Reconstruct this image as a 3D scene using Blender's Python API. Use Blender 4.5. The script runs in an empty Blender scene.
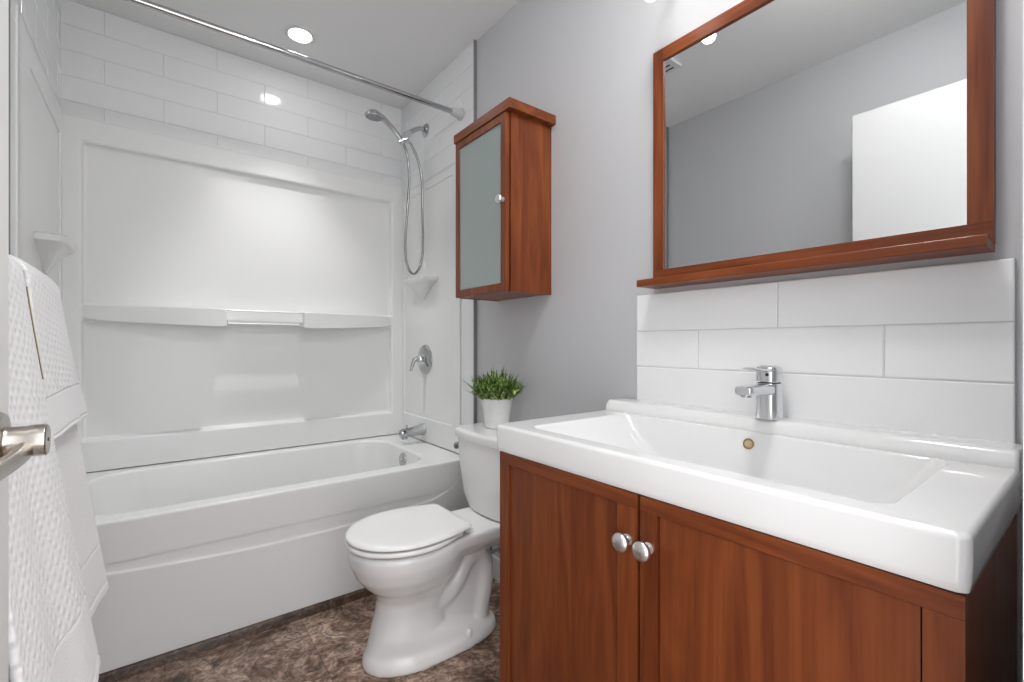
import bpy, bmesh, math, random
from mathutils import Vector, Matrix
from math import sin, cos, pi, radians, sqrt

random.seed(7)
scene = bpy.context.scene
COL = scene.collection

# ------------------------------------------------------------------ camera
cam_data = bpy.data.cameras.new('camera')
cam = bpy.data.objects.new('camera', cam_data)
COL.objects.link(cam)
cam.location = (0.0, 0.0, 1.04)
cam.rotation_euler = (radians(90), 0, radians(-37.54))
cam_data.sensor_width = 36.0
cam_data.lens = 36.0 * 462.0 / 1024.0
cam_data.shift_y = 3.0 / 1024.0
cam_data.clip_start = 0.02
scene.camera = cam

# ------------------------------------------------------------------ world, exposure
world = bpy.data.worlds.new('world')
scene.world = world
world.use_nodes = True
world.node_tree.nodes['Background'].inputs[0].default_value = (0.97, 0.985, 1.0, 1)
world.node_tree.nodes['Background'].inputs[1].default_value = 1.3
scene.view_settings.view_transform = 'Standard'
scene.view_settings.look = 'None'
scene.view_settings.gamma = 1.0
scene.view_settings.use_curve_mapping = False
scene.view_settings.exposure = 1.29
TUB_LAMP = 18.0        # glow of the recessed lamp's lens over the tub
TUB_BEAM = 19.0        # watts of its beam
FILL_DOME = 21.0      # emission of the added, unseen fill dome on the ceiling by the vanity
SHADE_GLOW = 3.0      # emission of the vanity light shades

# ------------------------------------------------------------------ materials
def nt(name):
    m = bpy.data.materials.new(name)
    m.use_nodes = True
    t = m.node_tree
    return m, t, t.nodes['Principled BSDF']

def plain(name, col, rough=0.5, metal=0.0, coat=0.0, spec=0.5, bump=None):
    m, t, b = nt(name)
    b.inputs['Base Color'].default_value = (*col, 1)
    b.inputs['Roughness'].default_value = rough
    b.inputs['Metallic'].default_value = metal
    b.inputs['Coat Weight'].default_value = coat
    b.inputs['Coat Roughness'].default_value = 0.04
    b.inputs['Specular IOR Level'].default_value = spec
    tc = t.nodes.new('ShaderNodeTexCoord')
    n = t.nodes.new('ShaderNodeTexNoise')
    n.inputs['Scale'].default_value = bump[0] if bump else 60
    n.inputs['Detail'].default_value = 3
    t.links.new(tc.outputs['Object'], n.inputs['Vector'])
    bp = t.nodes.new('ShaderNodeBump')
    bp.inputs['Strength'].default_value = bump[1] if bump else 0.01
    bp.inputs['Distance'].default_value = 0.002
    t.links.new(n.outputs['Fac'], bp.inputs['Height'])
    t.links.new(bp.outputs['Normal'], b.inputs['Normal'])
    return m

def emitter(name, col, s):
    m, t, b = nt(name)
    b.inputs['Base Color'].default_value = (0.9, 0.9, 0.9, 1)
    b.inputs['Emission Color'].default_value = (*col, 1)
    b.inputs['Emission Strength'].default_value = s
    return m

def wood(name, axis, dark=(0.100, 0.020, 0.0055), mid=(0.190, 0.045, 0.0115), light=(0.285, 0.080, 0.023), seed=0.0):
    """stained wood, the grain running along one axis"""
    m, t, b = nt(name)
    tc = t.nodes.new('ShaderNodeTexCoord')
    def noise(along, across, detail, dist, off):
        mp = t.nodes.new('ShaderNodeMapping')
        sc = [across] * 3
        sc[axis] = along
        mp.inputs['Scale'].default_value = sc
        mp.inputs['Location'].default_value = (seed + off, seed * 1.7, seed * 0.6 + off)
        n = t.nodes.new('ShaderNodeTexNoise')
        n.inputs['Scale'].default_value = 1
        n.inputs['Detail'].default_value = detail
        n.inputs['Distortion'].default_value = dist
        t.links.new(tc.outputs['Object'], mp.inputs['Vector'])
        t.links.new(mp.outputs['Vector'], n.inputs['Vector'])
        return n
    n1 = noise(1.3, 15, 5, 1.9, 0)       # broad figure
    n2 = noise(4, 170, 3, 0.5, 3)        # fine pores
    mx = t.nodes.new('ShaderNodeMix')
    mx.data_type = 'FLOAT'
    mx.inputs[0].default_value = 0.27
    t.links.new(n1.outputs['Fac'], mx.inputs[2])
    t.links.new(n2.outputs['Fac'], mx.inputs[3])
    cr = t.nodes.new('ShaderNodeValToRGB')
    e = cr.color_ramp.elements
    e[0].position = 0.30; e[0].color = (*dark, 1)
    e[1].position = 0.70; e[1].color = (*light, 1)
    k = cr.color_ramp.elements.new(0.5); k.color = (*mid, 1)
    t.links.new(mx.outputs[0], cr.inputs['Fac'])
    t.links.new(cr.outputs['Color'], b.inputs['Base Color'])
    b.inputs['Roughness'].default_value = 0.36
    b.inputs['Specular IOR Level'].default_value = 0.32
    bp = t.nodes.new('ShaderNodeBump')
    bp.inputs['Strength'].default_value = 0.12
    bp.inputs['Distance'].default_value = 0.001
    t.links.new(n2.outputs['Fac'], bp.inputs['Height'])
    t.links.new(bp.outputs['Normal'], b.inputs['Normal'])
    return m

def stone_vinyl(name, joints=True, tone=(0.98, 0.93, 0.90)):
    m, t, b = nt(name)
    tc = t.nodes.new('ShaderNodeTexCoord')
    mp = t.nodes.new('ShaderNodeMapping')
    mp.inputs['Rotation'].default_value = (0, 0, radians(50))
    mp.inputs['Scale'].default_value = (1.0, 1.25, 1.2)
    t.links.new(tc.outputs['Object'], mp.inputs['Vector'])
    n1 = t.nodes.new('ShaderNodeTexNoise')
    n1.inputs['Scale'].default_value = 4.0
    n1.inputs['Detail'].default_value = 9
    n1.inputs['Roughness'].default_value = 0.76
    n1.inputs['Distortion'].default_value = 3.2
    t.links.new(mp.outputs['Vector'], n1.inputs['Vector'])
    cr = t.nodes.new('ShaderNodeValToRGB')
    el = cr.color_ramp.elements
    el[0].position = 0.36; el[0].color = (0.040, 0.023, 0.016, 1)
    el[1].position = 0.67; el[1].color = (0.78, 0.68, 0.60, 1)
    for p, c in ((0.42, (0.14, 0.086, 0.060)), (0.50, (0.27, 0.19, 0.147)), (0.57, (0.50, 0.39, 0.325)), (0.63, (0.25, 0.19, 0.157))):
        k = el.new(p); k.color = (*c, 1)
    t.links.new(n1.outputs['Fac'], cr.inputs['Fac'])
    n2 = t.nodes.new('ShaderNodeTexNoise')
    n2.inputs['Scale'].default_value = 17
    n2.inputs['Detail'].default_value = 5
    n2.inputs['Distortion'].default_value = 3.5
    t.links.new(mp.outputs['Vector'], n2.inputs['Vector'])
    cr2 = t.nodes.new('ShaderNodeValToRGB')
    cr2.color_ramp.elements[0].position = 0.35; cr2.color_ramp.elements[0].color = (0.32, 0.29, 0.27, 1)
    cr2.color_ramp.elements[1].position = 0.68; cr2.color_ramp.elements[1].color = (1.5, 1.45, 1.42, 1)
    t.links.new(n2.outputs['Fac'], cr2.inputs['Fac'])
    mul = t.nodes.new('ShaderNodeMix')
    mul.data_type = 'RGBA'; mul.blend_type = 'MULTIPLY'; mul.clamp_result = False
    mul.inputs[0].default_value = 0.85
    t.links.new(cr.outputs['Color'], mul.inputs[6])
    t.links.new(cr2.outputs['Color'], mul.inputs[7])
    tn = t.nodes.new('ShaderNodeMix')
    tn.data_type = 'RGBA'; tn.blend_type = 'MULTIPLY'; tn.clamp_result = False
    tn.inputs[0].default_value = 1
    t.links.new(mul.outputs[2], tn.inputs[6])
    tn.inputs[7].default_value = (*tone, 1)
    out = tn.outputs[2]
    if joints:
        br = t.nodes.new('ShaderNodeTexBrick')
        br.offset = 0.0
        br.inputs['Color1'].default_value = (1.08, 1.06, 1.05, 1)
        br.inputs['Color2'].default_value = (0.86, 0.86, 0.86, 1)
        br.inputs['Mortar'].default_value = (0.55, 0.50, 0.47, 1)
        br.inputs['Scale'].default_value = 1.0
        br.inputs['Mortar Size'].default_value = 0.0022
        br.inputs['Brick Width'].default_value = 0.41
        br.inputs['Row Height'].default_value = 0.41
        mp2 = t.nodes.new('ShaderNodeMapping')
        mp2.inputs['Location'].default_value = (-0.02, 0.09, 0)
        t.links.new(tc.outputs['Object'], mp2.inputs['Vector'])
        t.links.new(mp2.outputs['Vector'], br.inputs['Vector'])
        m3 = t.nodes.new('ShaderNodeMix')
        m3.data_type = 'RGBA'; m3.blend_type = 'MULTIPLY'; m3.clamp_result = False
        m3.inputs[0].default_value = 1
        t.links.new(out, m3.inputs[6])
        t.links.new(br.outputs['Color'], m3.inputs[7])
        out = m3.outputs[2]
    t.links.new(out, b.inputs['Base Color'])
    b.inputs['Roughness'].default_value = 0.38
    bp = t.nodes.new('ShaderNodeBump')
    bp.inputs['Strength'].default_value = 0.15
    bp.inputs['Distance'].default_value = 0.002
    t.links.new(n1.outputs['Fac'], bp.inputs['Height'])
    t.links.new(bp.outputs['Normal'], b.inputs['Normal'])
    return m

def terry(name, kind):
    """white towelling: waffle = woven lattice, rib = flat ribbed border, loop = plain loops"""
    m, t, b = nt(name)
    b.inputs['Base Color'].default_value = (0.86, 0.86, 0.865, 1)
    b.inputs['Roughness'].default_value = 0.95
    b.inputs['Specular IOR Level'].default_value = 0.1
    b.inputs['Sheen Weight'].default_value = 0.25
    uv = t.nodes.new('ShaderNodeTexCoord')
    mp = t.nodes.new('ShaderNodeMapping')
    t.links.new(uv.outputs['UV'], mp.inputs['Vector'])
    bp = t.nodes.new('ShaderNodeBump')
    def wave(src, scale, direction):
        w = t.nodes.new('ShaderNodeTexWave')
        w.bands_direction = direction
        w.wave_profile = 'SIN'
        w.inputs['Scale'].default_value = scale
        w.inputs['Distortion'].default_value = 0.6
        w.inputs['Detail'].default_value = 1
        t.links.new(src, w.inputs['Vector'])
        return w.outputs['Fac']
    if kind == 'waffle':
        mp.inputs['Rotation'].default_value = (0, 0, radians(38))
        a = wave(mp.outputs['Vector'], 17, 'X'); c = wave(mp.outputs['Vector'], 17, 'Y')
        mm = t.nodes.new('ShaderNodeMath'); mm.operation = 'MULTIPLY'
        t.links.new(a, mm.inputs[0]); t.links.new(c, mm.inputs[1])
        h = mm.outputs[0]; st, ds = 0.5, 0.005
    elif kind == 'rib':
        h = wave(mp.outputs['Vector'], 60, 'X'); st, ds = 0.35, 0.002
    else:
        n = t.nodes.new('ShaderNodeTexNoise')
        n.inputs['Scale'].default_value = 260; n.inputs['Detail'].default_value = 2
        t.links.new(mp.outputs['Vector'], n.inputs['Vector'])
        h = n.outputs['Fac']; st, ds = 0.5, 0.003
    bp.inputs['Strength'].default_value = st
    bp.inputs['Distance'].default_value = ds
    t.links.new(h, bp.inputs['Height'])
    t.links.new(bp.outputs['Normal'], b.inputs['Normal'])
    return m

def leaf_mat(name):
    m, t, b = nt(name)
    tc = t.nodes.new('ShaderNodeTexCoord')
    n = t.nodes.new('ShaderNodeTexNoise')
    n.inputs['Scale'].default_value = 75
    n.inputs['Detail'].default_value = 2
    t.links.new(tc.outputs['Object'], n.inputs['Vector'])
    cr = t.nodes.new('ShaderNodeValToRGB')
    e = cr.color_ramp.elements
    e[0].position = 0.34; e[0].color = (0.010, 0.022, 0.007, 1)
    e[1].position = 0.68; e[1].color = (0.48, 0.54, 0.17, 1)
    k = e.new(0.5); k.color = (0.085, 0.20, 0.020, 1)
    t.links.new(n.outputs['Fac'], cr.inputs['Fac'])
    t.links.new(cr.outputs['Color'], b.inputs['Base Color'])
    b.inputs['Roughness'].default_value = 0.45
    return m

M = {}
M['paint'] = plain('wall_paint', (0.535, 0.537, 0.552), 0.55, bump=(220, 0.05))
M['ceiling'] = plain('ceiling_paint', (0.80, 0.80, 0.80), 0.8, bump=(160, 0.08))
M['white_paint'] = plain('white_trim_paint', (0.70, 0.70, 0.70), 0.35)
M['tile'] = plain('white_glazed_tile', (0.79, 0.80, 0.81), 0.10, bump=(9, 0.05))
M['splash_tile'] = plain('white_backsplash_tile', (0.87, 0.875, 0.88), 0.10, bump=(9, 0.05))
M['grout'] = plain('pale_grout', (0.64, 0.64, 0.645), 0.8)
M['acrylic'] = plain('white_acrylic', (0.80, 0.805, 0.80), 0.25, spec=0.4, bump=(6, 0.01))
M['ceramic'] = plain('white_ceramic', (0.84, 0.84, 0.84), 0.08, coat=0.3)
M['basin'] = plain('white_vitreous_china', (0.86, 0.86, 0.86), 0.10, coat=0.3)
M['plastic'] = plain('white_plastic', (0.88, 0.88, 0.87), 0.18)
M['chrome'] = plain('polished_chrome', (0.50, 0.51, 0.52), 0.07, metal=1)
M['faucet'] = plain('satin_chrome', (0.72, 0.73, 0.75), 0.17, metal=1)
M['nickel'] = plain('brushed_nickel', (0.50, 0.46, 0.42), 0.26, metal=1, bump=(300, 0.05))
M['pewter'] = plain('brushed_knob_metal', (0.80, 0.80, 0.80), 0.30, metal=1, bump=(350, 0.05))
M['dark'] = plain('dark_gap', (0.012, 0.010, 0.009), 0.7)
M['edge_metal'] = plain('grey_edge_metal', (0.30, 0.30, 0.31), 0.4, metal=0.6)
M['brass'] = plain('aged_brass', (0.50, 0.33, 0.17), 0.35, metal=1)
M['wood_z'] = wood('stained_wood_upright', 2)
M['wood_z_fine'] = wood('stained_wood_panel', 2, (0.110, 0.023, 0.0065), (0.185, 0.044, 0.0115), (0.255, 0.069, 0.020), 4.0)
M['wood_y'] = wood('stained_wood_rail', 1, seed=2.0)
M['wood_x'] = wood('stained_wood_side', 0, seed=5.0)
M['floor'] = stone_vinyl('stone_look_vinyl')
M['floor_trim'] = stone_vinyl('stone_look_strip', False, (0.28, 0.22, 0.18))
M['waffle'] = terry('waffle_towelling', 'waffle')
M['rib'] = terry('ribbed_towel_border', 'rib')
M['loop'] = terry('looped_towelling', 'loop')
M['leaf'] = leaf_mat('grassy_leaves')
M['soil'] = plain('dark_soil', (0.015, 0.013, 0.010), 0.95, bump=(120, 0.6))
M['pot'] = plain('white_pot_glaze', (0.80, 0.80, 0.80), 0.28)
M['mirror'] = plain('mirror_silver', (0.74, 0.755, 0.755), 0.012, metal=1)
M['mirror'].node_tree.nodes['Bump'].inputs['Strength'].default_value = 0.0
M['hose'] = plain('metal_hose', (0.33, 0.335, 0.34), 0.25, metal=1)
M['fabric_tag'] = plain('tan_label_cloth', (0.55, 0.44, 0.25), 0.9)
M['lamp'] = emitter('lamp_diffuser', (1.0, 0.995, 0.985), TUB_LAMP)
M['fill_dome'] = emitter('added_fill_glow', (1.0, 0.995, 0.985), FILL_DOME)
M['shade'] = emitter('lit_frosted_shade', (1.0, 0.975, 0.94), SHADE_GLOW)

def frosted():
    m, t, b = nt('frosted_glass')
    b.inputs['Base Color'].default_value = (0.58, 0.67, 0.655, 1)
    b.inputs['Roughness'].default_value = 0.24
    b.inputs['Transmission Weight'].default_value = 0.55
    b.inputs['IOR'].default_value = 1.45
    b.inputs['Coat Weight'].default_value = 0.7
    b.inputs['Coat Roughness'].default_value = 0.05
    return m
M['frosted'] = frosted()
M['cup'] = plain('grey_cup_plastic', (0.50, 0.51, 0.52), 0.22)

# ------------------------------------------------------------------ mesh helpers
def frame(axis):
    a = Vector(axis).normalized()
    u = a.orthogonal().normalized()
    return a, u, a.cross(u)

class MB:
    def __init__(self):
        self.bm = bmesh.new()
        self.uv = None
    def _bevel(self, geom_verts, r, seg, ang=0.55):
        if r <= 0: return
        vs = set(geom_verts)
        es = [e for e in self.bm.edges if e.verts[0] in vs and e.verts[1] in vs and len(e.link_faces) == 2 and e.calc_face_angle(0) > ang]
        if es:
            bmesh.ops.bevel(self.bm, geom=es, offset=r, segments=seg, profile=0.5, affect='EDGES', clamp_overlap=True)
    def box(self, x0, x1, y0, y1, z0, z1, r=0.0, seg=2):
        b = self.bm
        vs = [b.verts.new((x, y, z)) for x in (x0, x1) for y in (y0, y1) for z in (z0, z1)]
        for f in ((0, 1, 3, 2), (4, 6, 7, 5), (0, 4, 5, 1), (2, 3, 7, 6), (0, 2, 6, 4), (1, 5, 7, 3)):
            b.faces.new([vs[i] for i in f])
        self._bevel(vs, r, seg)
        return self
    def rings(self, rings, cap0=True, cap1=True, closed=False):
        """loft through equal-length rings of points"""
        b = self.bm
        R = [[b.verts.new(p) for p in ring] for ring in rings]
        n = len(R[0])
        for i in range(len(R) - (0 if closed else 1)):
            A, B = R[i], R[(i + 1) % len(R)]
            for j in range(n):
                k = (j + 1) % n
                b.faces.new((A[j], A[k], B[k], B[j]))
        if not closed:
            if cap0: b.faces.new(list(reversed(R[0])))
            if cap1: b.faces.new(R[-1])
        return self
    def prism(self, pts, z0, z1, r=0.0, seg=2, axis=2):
        """polygon (a list of 2-D points) extruded along an axis"""
        def P(p, z):
            if axis == 2: return (p[0], p[1], z)
            if axis == 1: return (p[0], z, p[1])
            return (z, p[0], p[1])
        b = self.bm
        A = [b.verts.new(P(p, z0)) for p in pts]
        B = [b.verts.new(P(p, z1)) for p in pts]
        b.faces.new(list(reversed(A))); b.faces.new(B)
        n = len(pts)
        for j in range(n):
            k = (j + 1) % n
            b.faces.new((A[j], A[k], B[k], B[j]))
        if r > 0:
            vs = set(A) | set(B); rim = []
            for e in b.edges:
                if e.verts[0] in vs and e.verts[1] in vs and ((e.verts[0] in A) == (e.verts[1] in A)):
                    rim.append(e)
            bmesh.ops.bevel(b, geom=rim, offset=r, segments=seg, profile=0.5, affect='EDGES', clamp_overlap=True)
        return self
    def lathe(self, base, axis, prof, n=32, cap0=True, cap1=True):
        """prof: (distance along axis, radius)"""
        a, u, v = frame(axis)
        base = Vector(base)
        rings = []
        for d, r in prof:
            r = max(r, 0.0002)
            rings.append([base + a * d + u * (r * cos(2 * pi * k / n)) + v * (r * sin(2 * pi * k / n)) for k in range(n)])
        return self.rings(rings, cap0, cap1)
    def cyl(self, p0, p1, r, n=24, r1=None, bev=0.0):
        p0, p1 = Vector(p0), Vector(p1)
        L = (p1 - p0).length
        r1 = r if r1 is None else r1
        if bev: prof = [(0, r - bev), (bev, r), (L - bev, r1), (L, r1 - bev)]
        else: prof = [(0, r), (L, r1)]
        return self.lathe(p0, p1 - p0, prof, n)
    def tube(self, pts, rad, n=14):
        pts = [Vector(p) for p in pts]
        if not hasattr(rad, '__len__'): rad = [rad] * len(pts)
        rings = []
        t0 = (pts[1] - pts[0]).normalized()
        u = t0.orthogonal().normalized()
        for i, p in enumerate(pts):
            t = (pts[min(i + 1, len(pts) - 1)] - pts[max(i - 1, 0)]).normalized()
            u = (u - t * u.dot(t)).normalized()
            v = t.cross(u)
            rings.append([p + u * (rad[i] * cos(2 * pi * k / n)) + v * (rad[i] * sin(2 * pi * k / n)) for k in range(n)])
        return self.rings(rings)
    def build(self, name, mat, parent=None, sharp=48, loc=None, recalc=True, normal=None):
        b = self.bm
        if recalc: bmesh.ops.recalc_face_normals(b, faces=b.faces)
        off = Vector((0, 0, 0))
        if parent is not None: off = WORLD[parent.name]
        elif loc is not None: off = Vector(loc)
        for v in b.verts: v.co -= off
        me = bpy.data.meshes.new(name)
        b.to_mesh(me); b.free()
        me.materials.append(mat)
        for p in me.polygons: p.use_smooth = True
        if sharp is not None: me.set_sharp_from_angle(angle=radians(sharp))
        o = bpy.data.objects.new(name, me)
        COL.objects.link(o)
        if parent is not None:
            o.parent = parent
            WORLD[o.name] = off
        else:
            o.location = off
            WORLD[o.name] = off
        if sharp is not None:
            wn = o.modifiers.new('normals', 'WEIGHTED_NORMAL'); wn.keep_sharp = True; wn.weight = 60
        return o

WORLD = {}
def boards(name, mat, parent, *boxes):
    out = []
    for bx in boxes: out.append(MB().box(*bx).build(name, mat, parent))
    return out
def thing(name, label, cat, loc, group=None):
    o = bpy.data.objects.new(name, None)
    o.empty_display_size = 0.05
    COL.objects.link(o)
    o.location = loc
    WORLD[o.name] = Vector(loc)
    o['label'] = label; o['category'] = cat
    if group: o['group'] = group
    return o
def structure(o, label=None, cat=None):
    o['kind'] = 'structure'
    if label: o['label'] = label
    if cat: o['category'] = cat
    return o

def smooth_path(pts, per=8):
    """Catmull-Rom through the points"""
    P = [Vector(p) for p in pts]
    P = [P[0] * 2 - P[1]] + P + [P[-1] * 2 - P[-2]]
    out = []
    for i in range(1, len(P) - 2):
        for k in range(per):
            t = k / per
            a, b, c, d = P[i - 1], P[i], P[i + 1], P[i + 2]
            out.append(0.5 * ((2 * b) + (c - a) * t + (2 * a - 5 * b + 4 * c - d) * t * t + (3 * b - a - 3 * c + d) * t ** 3))
    out.append(P[-2])
    return out

def rrect(x0, x1, y0, y1, r, n=6):
    pts = []
    for cx, cy, a0 in ((x1 - r, y1 - r, 0), (x0 + r, y1 - r, 90), (x0 + r, y0 + r, 180), (x1 - r, y0 + r, 270)):
        for k in range(n + 1):
            a = radians(a0 + 90 * k / n)
            pts.append((cx + r * cos(a), cy + r * sin(a)))
    return pts

def relief(us, vs, depth, put, bevel, seg=3):
    """stepped panel: cell (i, j) of the grid us x vs stands at depth(i, j); put(u, v, d) gives the point"""
    mb = MB(); b = mb.bm
    cache = {}
    def vert(u, v, d):
        k = (round(u, 5), round(v, 5), round(d, 5))
        if k not in cache: cache[k] = b.verts.new(put(u, v, d))
        return cache[k]
    def face(*ks):
        try: b.faces.new([vert(*k) for k in ks])
        except ValueError: pass
    nu, nv = len(us) - 1, len(vs) - 1
    D = [[depth(i, j) for j in range(nv)] for i in range(nu)]
    for i in range(nu):
        for j in range(nv):
            d = D[i][j]
            face((us[i], vs[j], d), (us[i + 1], vs[j], d), (us[i + 1], vs[j + 1], d), (us[i], vs[j + 1], d))
            if i + 1 < nu and abs(D[i + 1][j] - d) > 1e-6:
                e = D[i + 1][j]
                face((us[i + 1], vs[j], d), (us[i + 1], vs[j], e), (us[i + 1], vs[j + 1], e), (us[i + 1], vs[j + 1], d))
            if j + 1 < nv and abs(D[i][j + 1] - d) > 1e-6:
                e = D[i][j + 1]
                face((us[i], vs[j + 1], d), (us[i], vs[j + 1], e), (us[i + 1], vs[j + 1], e), (us[i + 1], vs[j + 1], d))
    bmesh.ops.recalc_face_normals(b, faces=b.faces)
    bmesh.ops.dissolve_limit(b, angle_limit=0.02, verts=b.verts, edges=b.edges)
    es = [e for e in b.edges if len(e.link_faces) == 2 and e.calc_face_angle(0) > 0.5]
    bmesh.ops.bevel(b, geom=es, offset=bevel, segments=seg, profile=0.5, affect='EDGES', clamp_overlap=True)
    return mb

# ================================================================== the room shell
XR, XL = 1.20, -0.33           # painted side walls
YB, YF = 2.70, 0.034            # back wall, inner face of the wall with the doorway
ZC = 2.475
JL, JR = -0.165, 0.575         # doorway in the front wall
DOOR_H = 2.07

mb = MB(); mb.box(XL - 0.1, XR + 0.1, -1.2, YB + 0.1, -0.06, 0.0)
structure(mb.build('floor', M['floor']), 'brown and grey marbled stone-look vinyl floor', 'floor')
mb = MB(); mb.box(XL - 0.1, XR + 0.1, YF - 0.12, YB + 0.1, ZC, ZC + 0.08)
structure(mb.build('ceiling', M['ceiling']), 'flat pale grey-white ceiling', 'ceiling')
mb = MB(); mb.box(XR, XR + 0.1, YF - 0.12, YB + 0.1, 0, ZC)
structure(mb.build('wall_right', M['paint']), 'light grey painted wall behind the vanity and toilet', 'wall')
mb = MB(); mb.box(XL - 0.1, XL, YF - 0.12, YB + 0.1, 0, ZC)
structure(mb.build('wall_left', M['paint']), 'light grey painted wall behind the towels and the open door', 'wall')
mb = MB(); mb.box(XL, XR, YB, YB + 0.1, 0, ZC)
structure(mb.build('wall_back', M['paint']), 'wall behind the bathtub', 'wall')
mb = MB()
mb.box(XL, JL - 0.02, YF - 0.12, YF, 0, ZC)
mb.box(JR + 0.02, XR, YF - 0.12, YF, 0, ZC)
mb.box(JL - 0.02, JR + 0.02, YF - 0.12, YF, DOOR_H + 0.02, ZC)
structure(mb.build('wall_front', M['paint']), 'wall with the doorway', 'wall')

# doorway jamb and casing
mb = MB()
mb.box(JR, JR + 0.02, YF - 0.12, YF + 0.002, 0, DOOR_H)
mb.box(JL - 0.02, JL, YF - 0.12, YF + 0.002, 0, DOOR_H)
mb.box(JL - 0.02, JR + 0.02, YF - 0.12, YF + 0.002, DOOR_H, DOOR_H + 0.02)
mb.box(JR, JR + 0.06, YF, YF + 0.012, 0, DOOR_H + 0.06, 0.003)
mb.box(JL - 0.06, JL, YF, YF + 0.012, 0, DOOR_H + 0.06, 0.003)
mb.box(JL, JR, YF, YF + 0.012, DOOR_H, DOOR_H + 0.06, 0.003)
structure(mb.build('trim_1', M['white_paint']), 'white door frame at the right edge of the view', 'trim')

# baseboards
mb = MB()
mb.prism([(XR, 0), (XR - 0.014, 0), (XR - 0.014, 0.078), (XR - 0.008, 0.092), (XR, 0.092)], 0.98, 1.835, axis=1)
structure(mb.build('baseboard_right', M['white_paint']), 'white baseboard behind the toilet', 'baseboard')
mb = MB()
mb.prism([(XL, 0), (XL + 0.014, 0), (XL + 0.014, 0.078), (XL + 0.008, 0.092), (XL, 0.092)], YF + 0.012, 1.795, axis=1)
structure(mb.build('baseboard_left', M['white_paint']), 'white baseboard under the towels', 'baseboard')

# wall tiles of the alcove: single tiles set on a grout bed
def tile_field(put, u0, u1, rows, joints, length, gap=0.0022, th=0.006, mb=None):
    """put(u, z, d) with d from 0 (grout) to th (tile face); rows: list of (z0, z1)"""
    mb = mb or MB(); b = mb.bm
    for r, (z0, z1) in enumerate(rows):
        s = joints[r % 2]
        while s > u0: s -= length
        while s < u1:
            a, c = max(s, u0), min(s + length, u1)
            s += length
            if c - a < 0.008: continue
            g = gap / 2
            A = [(a + g, z0 + g), (c - g, z0 + g), (c - g, z1 - g), (a + g, z1 - g)]
            q = 0.0022
            Bp = [(a + g + q, z0 + g + q), (c - g - q, z0 + g + q), (c - g - q, z1 - g - q), (a + g + q, z1 - g - q)]
            v0 = [b.verts.new(put(u, z, 0)) for u, z in A]
            v1 = [b.verts.new(put(u, z, th - 0.0012)) for u, z in A]
            v2 = [b.verts.new(put(u, z, th)) for u, z in Bp]
            for lo, hi in ((v0, v1), (v1, v2)):
                for j in range(4):
                    k = (j + 1) % 4
                    b.faces.new((lo[j], lo[k], hi[k], hi[j]))
            b.faces.new(v2); b.faces.new(list(reversed(v0)))
    return mb
zt = [2.474, 2.369, 2.264, 2.159, 2.054, 1.949]
alc_rows = [(zt[i + 1], zt[i]) for i in range(5)]
XT_R, XT_L, YT = 1.191, -0.321, 2.661       # tile grout planes
mb = tile_field(lambda u, z, d: (u, YT - 0.003 - d, z), XT_L, XT_R, alc_rows, (-0.181, 0.025), 0.413)
o = mb.build('trim_2', M['tile'], sharp=20)
structure(o, 'white subway tiles above the tub surround on the back wall', 'wall tile')
g = MB().box(XT_L - 0.009, XT_R + 0.009, YT - 0.0072, YB, 1.90, ZC).build('grout_bed', M['grout'], o)
mb = tile_field(lambda u, z, d: (XT_R - d, u, z), 1.842, YT - 0.004, alc_rows, (1.95, 2.16), 0.413)
mb = tile_field(lambda u, z, d: (XT_R - d, u, z), 1.842, 1.953, [(0.495, 1.949)], (1.0, 1.0), 2.0, mb=mb)
o = mb.build('trim_3', M['tile'], sharp=20)
structure(o, 'white tiles on the right alcove wall behind the shower arm', 'wall tile')
MB().box(XT_R - 0.0042, XR, 1.838, YB, 1.94, ZC).box(XT_R - 0.0042, XR, 1.838, 1.956, 0.47, 1.94).build('grout_bed', M['grout'], o)
mb = tile_field(lambda u, z, d: (XT_L + d, u, z), 1.803, YT - 0.004, alc_rows, (1.95, 2.16), 0.413)
mb = tile_field(lambda u, z, d: (XT_L + d, u, z), 1.803, 1.953, [(0.495, 1.949)], (1.0, 1.0), 2.0, mb=mb)
o = mb.build('trim_4', M['tile'], sharp=20)
structure(o, 'white tiles on the left alcove wall', 'wall tile')
MB().box(XL, XT_L + 0.0042, 1.799, YB, 1.94, ZC).box(XL, XT_L + 0.0042, 1.799, 1.956, 0.47, 1.94).build('grout_bed', M['grout'], o)
mb = MB().box(XR - 0.0165, XR, 1.8345, 1.838, 0.40, ZC, 0.0015)
structure(mb.build('trim_5', M['edge_metal']), 'thin grey metal edge strip where alcove tiles meet the right wall', 'trim')
mb = MB().box(XL, XL + 0.019, 1.795, 1.7995, 0.40, ZC, 0.0015)
structure(mb.build('trim_6', M['edge_metal']), 'thin grey metal edge strip where alcove tiles meet the left wall', 'trim')

# backsplash behind the vanity
bs_rows = [(1.0795, 1.192), (0.9705, 1.0795), (0.858, 0.9705)]
mb = tile_field(lambda u, z, d: (XR - 0.003 - d, u, z), 0.104, 0.911, bs_rows, (0.495, 0.495 - 0.207), 0.414, gap=0.0024, th=0.007)
o = mb.build('trim_7', M['splash_tile'], sharp=20)
structure(o, 'three rows of large white tiles forming the backsplash over the sink', 'wall tile')
MB().box(XR - 0.0082, XR, 0.105, 0.910, 0.858, 1.191).build('grout_bed', M['grout'], o)

# strip of stone-look vinyl along the foot of the tub
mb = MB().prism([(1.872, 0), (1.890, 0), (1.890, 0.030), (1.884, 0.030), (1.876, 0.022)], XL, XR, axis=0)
structure(mb.build('trim_8', M['floor_trim']), 'dark stone-look strip along the foot of the bathtub', 'trim')

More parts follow.
